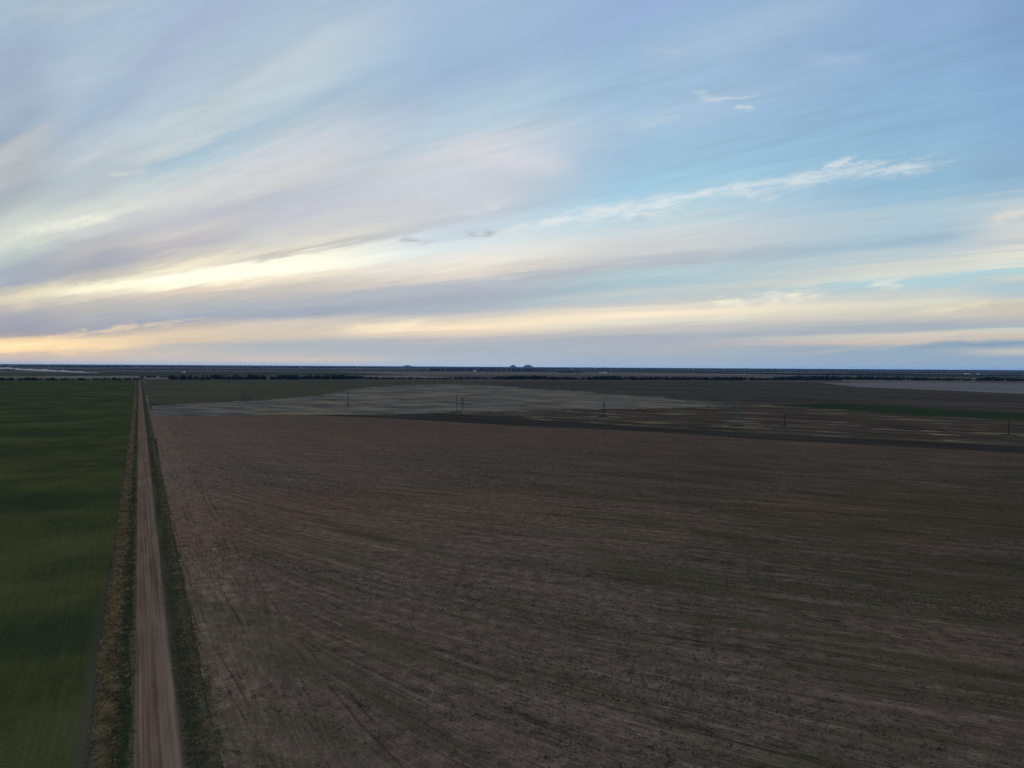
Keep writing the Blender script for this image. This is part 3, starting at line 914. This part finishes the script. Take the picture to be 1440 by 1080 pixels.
COLS = {
    20: [(0, 165, 185, 205), (40, 160, 178, 202), (100, 157, 174, 202), (150, 160, 178, 198), (190, 152, 170, 192), (215, 180, 186, 195), (250, 172, 180, 190), (280, 160, 172, 186),
         (320, 195, 204, 206), (340, 205, 212, 208), (360, 175, 190, 195), (380, 150, 165, 185), (400, 148, 162, 185), (412, 180, 182, 180), (422, 205, 200, 185), (432, 170, 172, 178),
         (450, 135, 150, 176), (465, 122, 140, 170), (472, 135, 145, 165), (479, 220, 200, 165), (486, 244, 222, 184), (493, 226, 203, 170), (497, 186, 176, 172), (505, 170, 170, 174), (512, 165, 170, 176)],
    260: [(0, 165, 185, 212), (60, 165, 180, 208), (100, 172, 190, 210), (140, 178, 194, 212), (165, 188, 202, 212), (200, 192, 204, 214), (225, 165, 190, 210), (250, 188, 202, 212),
          (275, 208, 208, 212), (290, 200, 200, 206), (310, 188, 190, 202), (325, 200, 196, 198), (345, 182, 180, 190), (358, 200, 195, 192), (372, 235, 225, 205), (384, 262, 258, 240),
          (398, 262, 254, 230), (410, 220, 205, 190), (425, 182, 180, 184), (440, 165, 172, 185), (450, 150, 163, 185), (458, 183, 175, 174), (463, 202, 188, 178), (470, 212, 196, 178),
          (478, 205, 188, 172), (485, 175, 178, 182), (500, 185, 182, 182), (512, 175, 178, 182)],
    1430: [(0, 130, 160, 199), (60, 132, 164, 203), (150, 136, 173, 209), (230, 140, 174, 206), (260, 150, 182, 210), (290, 185, 200, 212), (310, 200, 206, 212), (330, 205, 208, 210),
           (345, 190, 195, 202), (358, 222, 220, 212), (368, 215, 218, 212), (377, 176, 206, 217), (385, 180, 205, 212), (392, 205, 206, 200), (402, 172, 196, 208), (412, 178, 195, 204),
           (420, 205, 200, 188), (435, 200, 192, 182), (450, 178, 182, 188), (460, 165, 178, 190), (465, 200, 205, 195), (472, 205, 192, 180), (480, 134, 160, 183), (487, 150, 170, 188),
           (495, 190, 186, 184), (503, 142, 164, 188), (518, 140, 162, 186)],
    130: [(0, 170, 188, 208), (40, 165, 185, 208), (100, 172, 190, 208), (160, 162, 180, 205), (200, 178, 192, 208), (220, 190, 200, 210), (240, 180, 194, 206), (270, 178, 188, 198),
          (300, 205, 210, 210), (312, 220, 222, 216), (325, 195, 200, 205), (340, 178, 182, 192), (352, 180, 180, 188), (375, 158, 163, 180), (390, 190, 187, 185), (405, 250, 244, 220),
          (418, 215, 208, 195), (430, 178, 178, 182), (450, 155, 165, 180), (462, 140, 154, 178), (468, 165, 165, 172), (478, 225, 205, 175), (487, 232, 210, 178), (495, 196, 184, 174),
          (505, 180, 178, 178), (512, 175, 178, 182)],
    390: [(0, 168, 186, 212), (60, 172, 190, 210), (90, 190, 202, 214), (130, 188, 203, 215), (165, 172, 193, 212), (190, 185, 200, 214), (215, 203, 206, 216), (245, 207, 207, 212),
          (275, 190, 193, 205), (300, 192, 194, 205), (330, 205, 204, 205), (345, 222, 216, 205), (352, 200, 195, 190), (362, 256, 250, 232), (378, 264, 258, 238), (392, 235, 222, 205),
          (405, 200, 192, 188), (430, 172, 176, 188), (445, 155, 165, 185), (455, 205, 195, 188), (470, 205, 192, 182), (485, 165, 175, 188), (500, 180, 182, 188), (505, 200, 188, 180), (512, 172, 178, 188)],
    650: [(0, 162, 185, 215), (100, 158, 182, 212), (130, 165, 187, 214), (180, 180, 200, 218), (215, 205, 208, 218), (240, 203, 206, 218), (290, 200, 203, 214), (300, 192, 198, 210),
          (320, 200, 212, 226), (340, 218, 226, 232), (355, 228, 228, 228), (370, 235, 228, 220), (385, 222, 212, 205), (400, 178, 182, 195), (420, 165, 172, 190), (435, 168, 176, 192),
          (445, 205, 198, 195), (452, 230, 215, 195), (460, 248, 228, 200), (466, 225, 208, 192), (475, 185, 182, 188), (490, 165, 175, 190), (505, 168, 180, 195), (514, 172, 182, 195)],
    910: [(0, 150, 176, 215), (60, 152, 182, 215), (120, 155, 186, 216), (165, 166, 192, 218), (200, 158, 190, 218), (250, 158, 196, 222), (270, 165, 202, 225), (282, 180, 208, 226),
          (300, 185, 208, 222), (330, 205, 212, 218), (350, 205, 206, 210), (370, 182, 188, 198), (385, 178, 198, 208), (400, 168, 192, 205), (415, 195, 200, 202), (425, 195, 198, 200),
          (432, 225, 215, 205), (442, 250, 232, 208), (452, 225, 218, 205), (462, 195, 192, 192), (475, 165, 172, 188), (490, 168, 175, 188), (505, 158, 172, 190), (516, 155, 172, 192)],
    1310: [(0, 141, 170, 208), (100, 139, 173, 209), (150, 141, 177, 211), (200, 143, 181, 212), (228, 148, 184, 213), (250, 145, 184, 214), (275, 155, 188, 214), (300, 175, 198, 214),
           (320, 170, 194, 212), (335, 158, 184, 206), (355, 185, 200, 210), (370, 208, 210, 208), (382, 212, 214, 209), (392, 178, 203, 214), (402, 182, 202, 209), (412, 200, 204, 204),
           (425, 215, 212, 200), (440, 205, 200, 192), (455, 165, 174, 188), (464, 165, 175, 188), (470, 205, 200, 192), (480, 205, 190, 182), (487, 150, 168, 188), (500, 145, 166, 188), (517, 142, 164, 188)],
}
prev, pc = None, None
for px in sorted(COLS):
    stops, sa = [], []
    for (py, r, g, b_) in COLS[px]:
        dd = ray(px, py)
        sv = max(0.0, dd.z) / (dd.x + XV * dd.y)
        stops.append((math.sqrt(min(1, sv)), lin((r, g, b_))))
        sa.append(dd.x / math.hypot(dd.x, dd.y))
    c = nt.ramp(sq, stops, 'EASE')
    if prev is None:
        prev, pc = c, sa[-1]
    else:
        f = nt.step(sinaz, pc, sa[-1])
        prev, pc = nt.mix(f, prev, c), sa[-1]
cloud = prev

# wisps: elongated cirrus threads in front of the bands; positions are directions in the world sky
front = nt.m('GREATER_THAN', dy, 0.25)
dyc = nt.m('MAXIMUM', dy, 0.25)
GX = nt.m('DIVIDE', dx, dyc)
GY = nt.m('DIVIDE', dzc, dyc)
wx = nt.m('SUBTRACT', nt.noise(nt.xyz(nt.m('MULTIPLY', GX, 9.0), nt.m('MULTIPLY', GY, 22.0), 3.0), 1.0, 5.0, .6), .5)
fib = nt.noise(nt.xyz(nt.m('MULTIPLY', GX, 26.0), nt.m('ADD', nt.m('MULTIPLY', GY, 105.0), nt.m('MULTIPLY', GX, -14.0)), 8.0), 1.0, 6.0, .65, .6)
GYw = nt.m('ADD', GY, nt.m('MULTIPLY', wx, .040))
STROKES = [
    # x0, y0, x1, y1, half width, colour, strength, fibre
    (1035, 261, 1335, 226, 14, (214, 222, 229), .85, 1), (895, 286, 1085, 263, 11, (214, 222, 229), .85, 1), (1150, 234, 1212, 222, 7, (226, 230, 232), .6, 1),
    (700, 322, 820, 304, 9, (220, 226, 231), .8, 1), (770, 308, 970, 284, 14, (218, 225, 231), .95, 1), (640, 300, 720, 284, 7, (214, 216, 224), .7, 1), (950, 275, 1110, 272, 9, (205, 218, 228), .7, 1), (1190, 240, 1300, 236, 10, (196, 212, 224), .7, 1),
    (875, 178, 960, 160, 11, (190, 206, 222), .6, 1), (970, 133, 1015, 145, 7, (200, 211, 222), .6, 1), (1000, 141, 1075, 135, 4, (200, 211, 222), .7, 1), (1030, 155, 1062, 151, 5, (214, 220, 226), .9, 1),
    (900, 92, 1190, 2, 26, (172, 192, 216), .55, 0), (1130, 80, 1225, 90, 12, (165, 188, 216), .5, 0), (895, 72, 975, 75, 8, (180, 198, 218), .5, 1),
    (652, 329, 704, 325, 7, (168, 171, 181), .85, 1), (556, 343, 616, 339, 5, (176, 178, 186), .75, 1), (690, 330, 740, 326, 6, (225, 228, 232), .6, 1),
    (1216, 404, 1278, 396, 10, (244, 236, 218), 1.0, 1), (1055, 422, 1160, 408, 12, (236, 230, 214), 1.0, 1), (1000, 430, 1052, 425, 8, (240, 232, 216), 1.0, 1), (1280, 438, 1400, 424, 8, (226, 216, 196), .8, 1),
    (1385, 308, 1470, 292, 13, (218, 214, 210), .8, 1), (640, 210, 800, 236, 18, (214, 213, 222), .7, 0),
    (20, 330, 165, 300, 12, (238, 238, 228), .65, 1), (20, 425, 90, 400, 10, (222, 214, 192), .6, 0),
    (1290, 489, 1460, 478, 4, (132, 156, 182), .9, 0), (1180, 481, 1420, 468, 5, (214, 196, 184), .6, 1),
    (-40, 489, 150, 483, 8, (248, 222, 176), .6, 1), (60, 494, 190, 484, 4, (240, 212, 176), .6, 1), (0, 482, 300, 447, 4, (226, 204, 180), .65, 1), (485, 463, 600, 453, 7, (252, 234, 206), .7, 0),
    (560, 250, 700, 225, 26, (206, 208, 218), .4, 0), (180, 232, 300, 195, 10, (200, 206, 212), .5, 1), (150, 250, 210, 238, 7, (212, 212, 212), .5, 1),
    (730, 325, 800, 300, 8, (220, 226, 230), .6, 1), (1160, 404, 1430, 388, 6, (170, 204, 218), .5, 0), (1090, 496, 1440, 470, 3, (190, 186, 186), .35, 0),
    (700, 430, 1000, 408, 6, (172, 196, 208), .5, 0), (0, 15, 260, 5, 14, (182, 196, 208), .5, 1), (60, 108, 130, 80, 16, (178, 193, 208), .4, 0),
]
for (x0, y0, x1, y1, hw, colr, stg, fb) in STROKES:
    d0, d1 = ray(x0, y0), ray(x1, y1)
    ax, ay, bx_, by = d0.x / d0.y, d0.z / d0.y, d1.x / d1.y, d1.z / d1.y
    L = math.hypot(bx_ - ax, by - ay)
    tx, ty = (bx_ - ax) / L, (by - ay) / L
    hw_ = hw / F
    al = nt.m('ADD', nt.m('MULTIPLY', GX, tx), nt.m('MULTIPLY_ADD', GYw, ty, -(ax * tx + ay * ty)))
    ac = nt.m('ADD', nt.m('MULTIPLY', GX, -ty), nt.m('MULTIPLY_ADD', GYw, tx, -(-ax * ty + ay * tx)))
    q1 = nt.m('DIVIDE', ac, hw_)
    q2 = nt.m('DIVIDE', nt.m('SUBTRACT', al, L / 2), L * .5)
    e = nt.m('ADD', nt.m('MULTIPLY', q1, q1), nt.m('MULTIPLY', nt.m('MULTIPLY', q2, q2), nt.m('MULTIPLY', q2, q2)))
    g = nt.m('EXPONENT', nt.m('MULTIPLY', e, -1.1))
    if fb:
        g = nt.m('MULTIPLY', g, nt.step(nt.m('ADD', fib, nt.m('MULTIPLY', g, .20)), .47, .80))
    g = nt.m('MULTIPLY', nt.m('MULTIPLY', g, stg), front)
    cloud = nt.mix(g, cloud, lin(colr))

# fine cirrus streaking over everything
f1 = cl(.9, 2.3, 11.0, 5.0, .6, .6)
f2 = cl(1.6, 9.0, 15.0, 5.0, .65, .4)
f3 = nt.noise(nt.xyz(nt.m('SUBTRACT', nt.m('MULTIPLY', GX, 7.0), nt.m('MULTIPLY', GY, 2.0)), nt.m('SUBTRACT', nt.m('MULTIPLY', GY, 60.0), nt.m('MULTIPLY', GX, 15.0)), 2.0), 1.0, 5.0, .65, .8)
patchy = nt.step(cl(.5, .8, 31.0, 3.0), .32, .68, .25, 1.0)
tex = nt.m('ADD', nt.m('MULTIPLY', nt.m('SUBTRACT', f1, .5), .13),
           nt.m('MULTIPLY', nt.m('ADD', nt.m('MULTIPLY', nt.m('SUBTRACT', f2, .5), .24), nt.m('MULTIPLY', nt.m('SUBTRACT', f3, .5), .22)), patchy))
cloud = nt.mul(cloud, nt.m('ADD', 1.0, tex))
tn = nt.n('ShaderNodeVectorMath', operation='MULTIPLY')
nt.put(tn.inputs[0], cloud)
tn.inputs[1].default_value = (1.025, 1.04, 1.0)
# brighter rim of sky along the horizon, as far as the low haze layer dims it
rim = nt.m('EXPONENT', nt.m('MULTIPLY', nt.m('MINIMUM', nt.m('DIVIDE', 115.0, nt.m('MAXIMUM', dz, 1e-4)), 60000.0), 1.0e-5))
cloud = nt.mul(tn.outputs[0], rim)
bg1 = nt.n('ShaderNodeBackground')
nt.L.new(sky.outputs[0], bg1.inputs[0])
bg1.inputs[1].default_value = 0.10
bg2 = nt.n('ShaderNodeBackground')
nt.L.new(cloud, bg2.inputs[0])
bg2.inputs[1].default_value = 1.03
mx = nt.n('ShaderNodeMixShader')
mx.inputs[0].default_value = 0.95
nt.L.new(bg1.outputs[0], mx.inputs[1]); nt.L.new(bg2.outputs[0], mx.inputs[2])
ow = nt.n('ShaderNodeOutputWorld')
nt.L.new(mx.outputs[0], ow.inputs[0])
W.cycles.sampling_method = 'MANUAL'
W.cycles.sample_map_resolution = 512

# the sun is veiled by the cloud bank at left
sd = bpy.data.lights.new('sun', 'SUN')
sd.energy = 0.5
sd.angle = math.radians(12)
sd.color = (1.0, .86, .68)
so = bpy.data.objects.new('sun', sd)
COL.objects.link(so)
sdir = Vector((math.sin(SUN_AZ) * math.cos(SUN_EL), math.cos(SUN_AZ) * math.cos(SUN_EL), math.sin(SUN_EL)))
so.rotation_euler = sdir.to_track_quat('Z', 'Y').to_euler()

# ------------------------------------------------------------------ render settings
S.view_settings.view_transform = 'Standard'
S.view_settings.look = 'None'
S.view_settings.exposure = 0.0
S.view_settings.gamma = 1.0
S.cycles.max_bounces = 4
S.cycles.diffuse_bounces = 2
S.cycles.volume_bounces = 1
S.cycles.use_adaptive_sampling = False
S.cycles.use_denoising = False
S.cycles.denoiser = 'OPENIMAGEDENOISE'
S.cycles.denoising_input_passes = 'RGB_ALBEDO_NORMAL'
S.cycles.denoising_prefilter = 'ACCURATE'
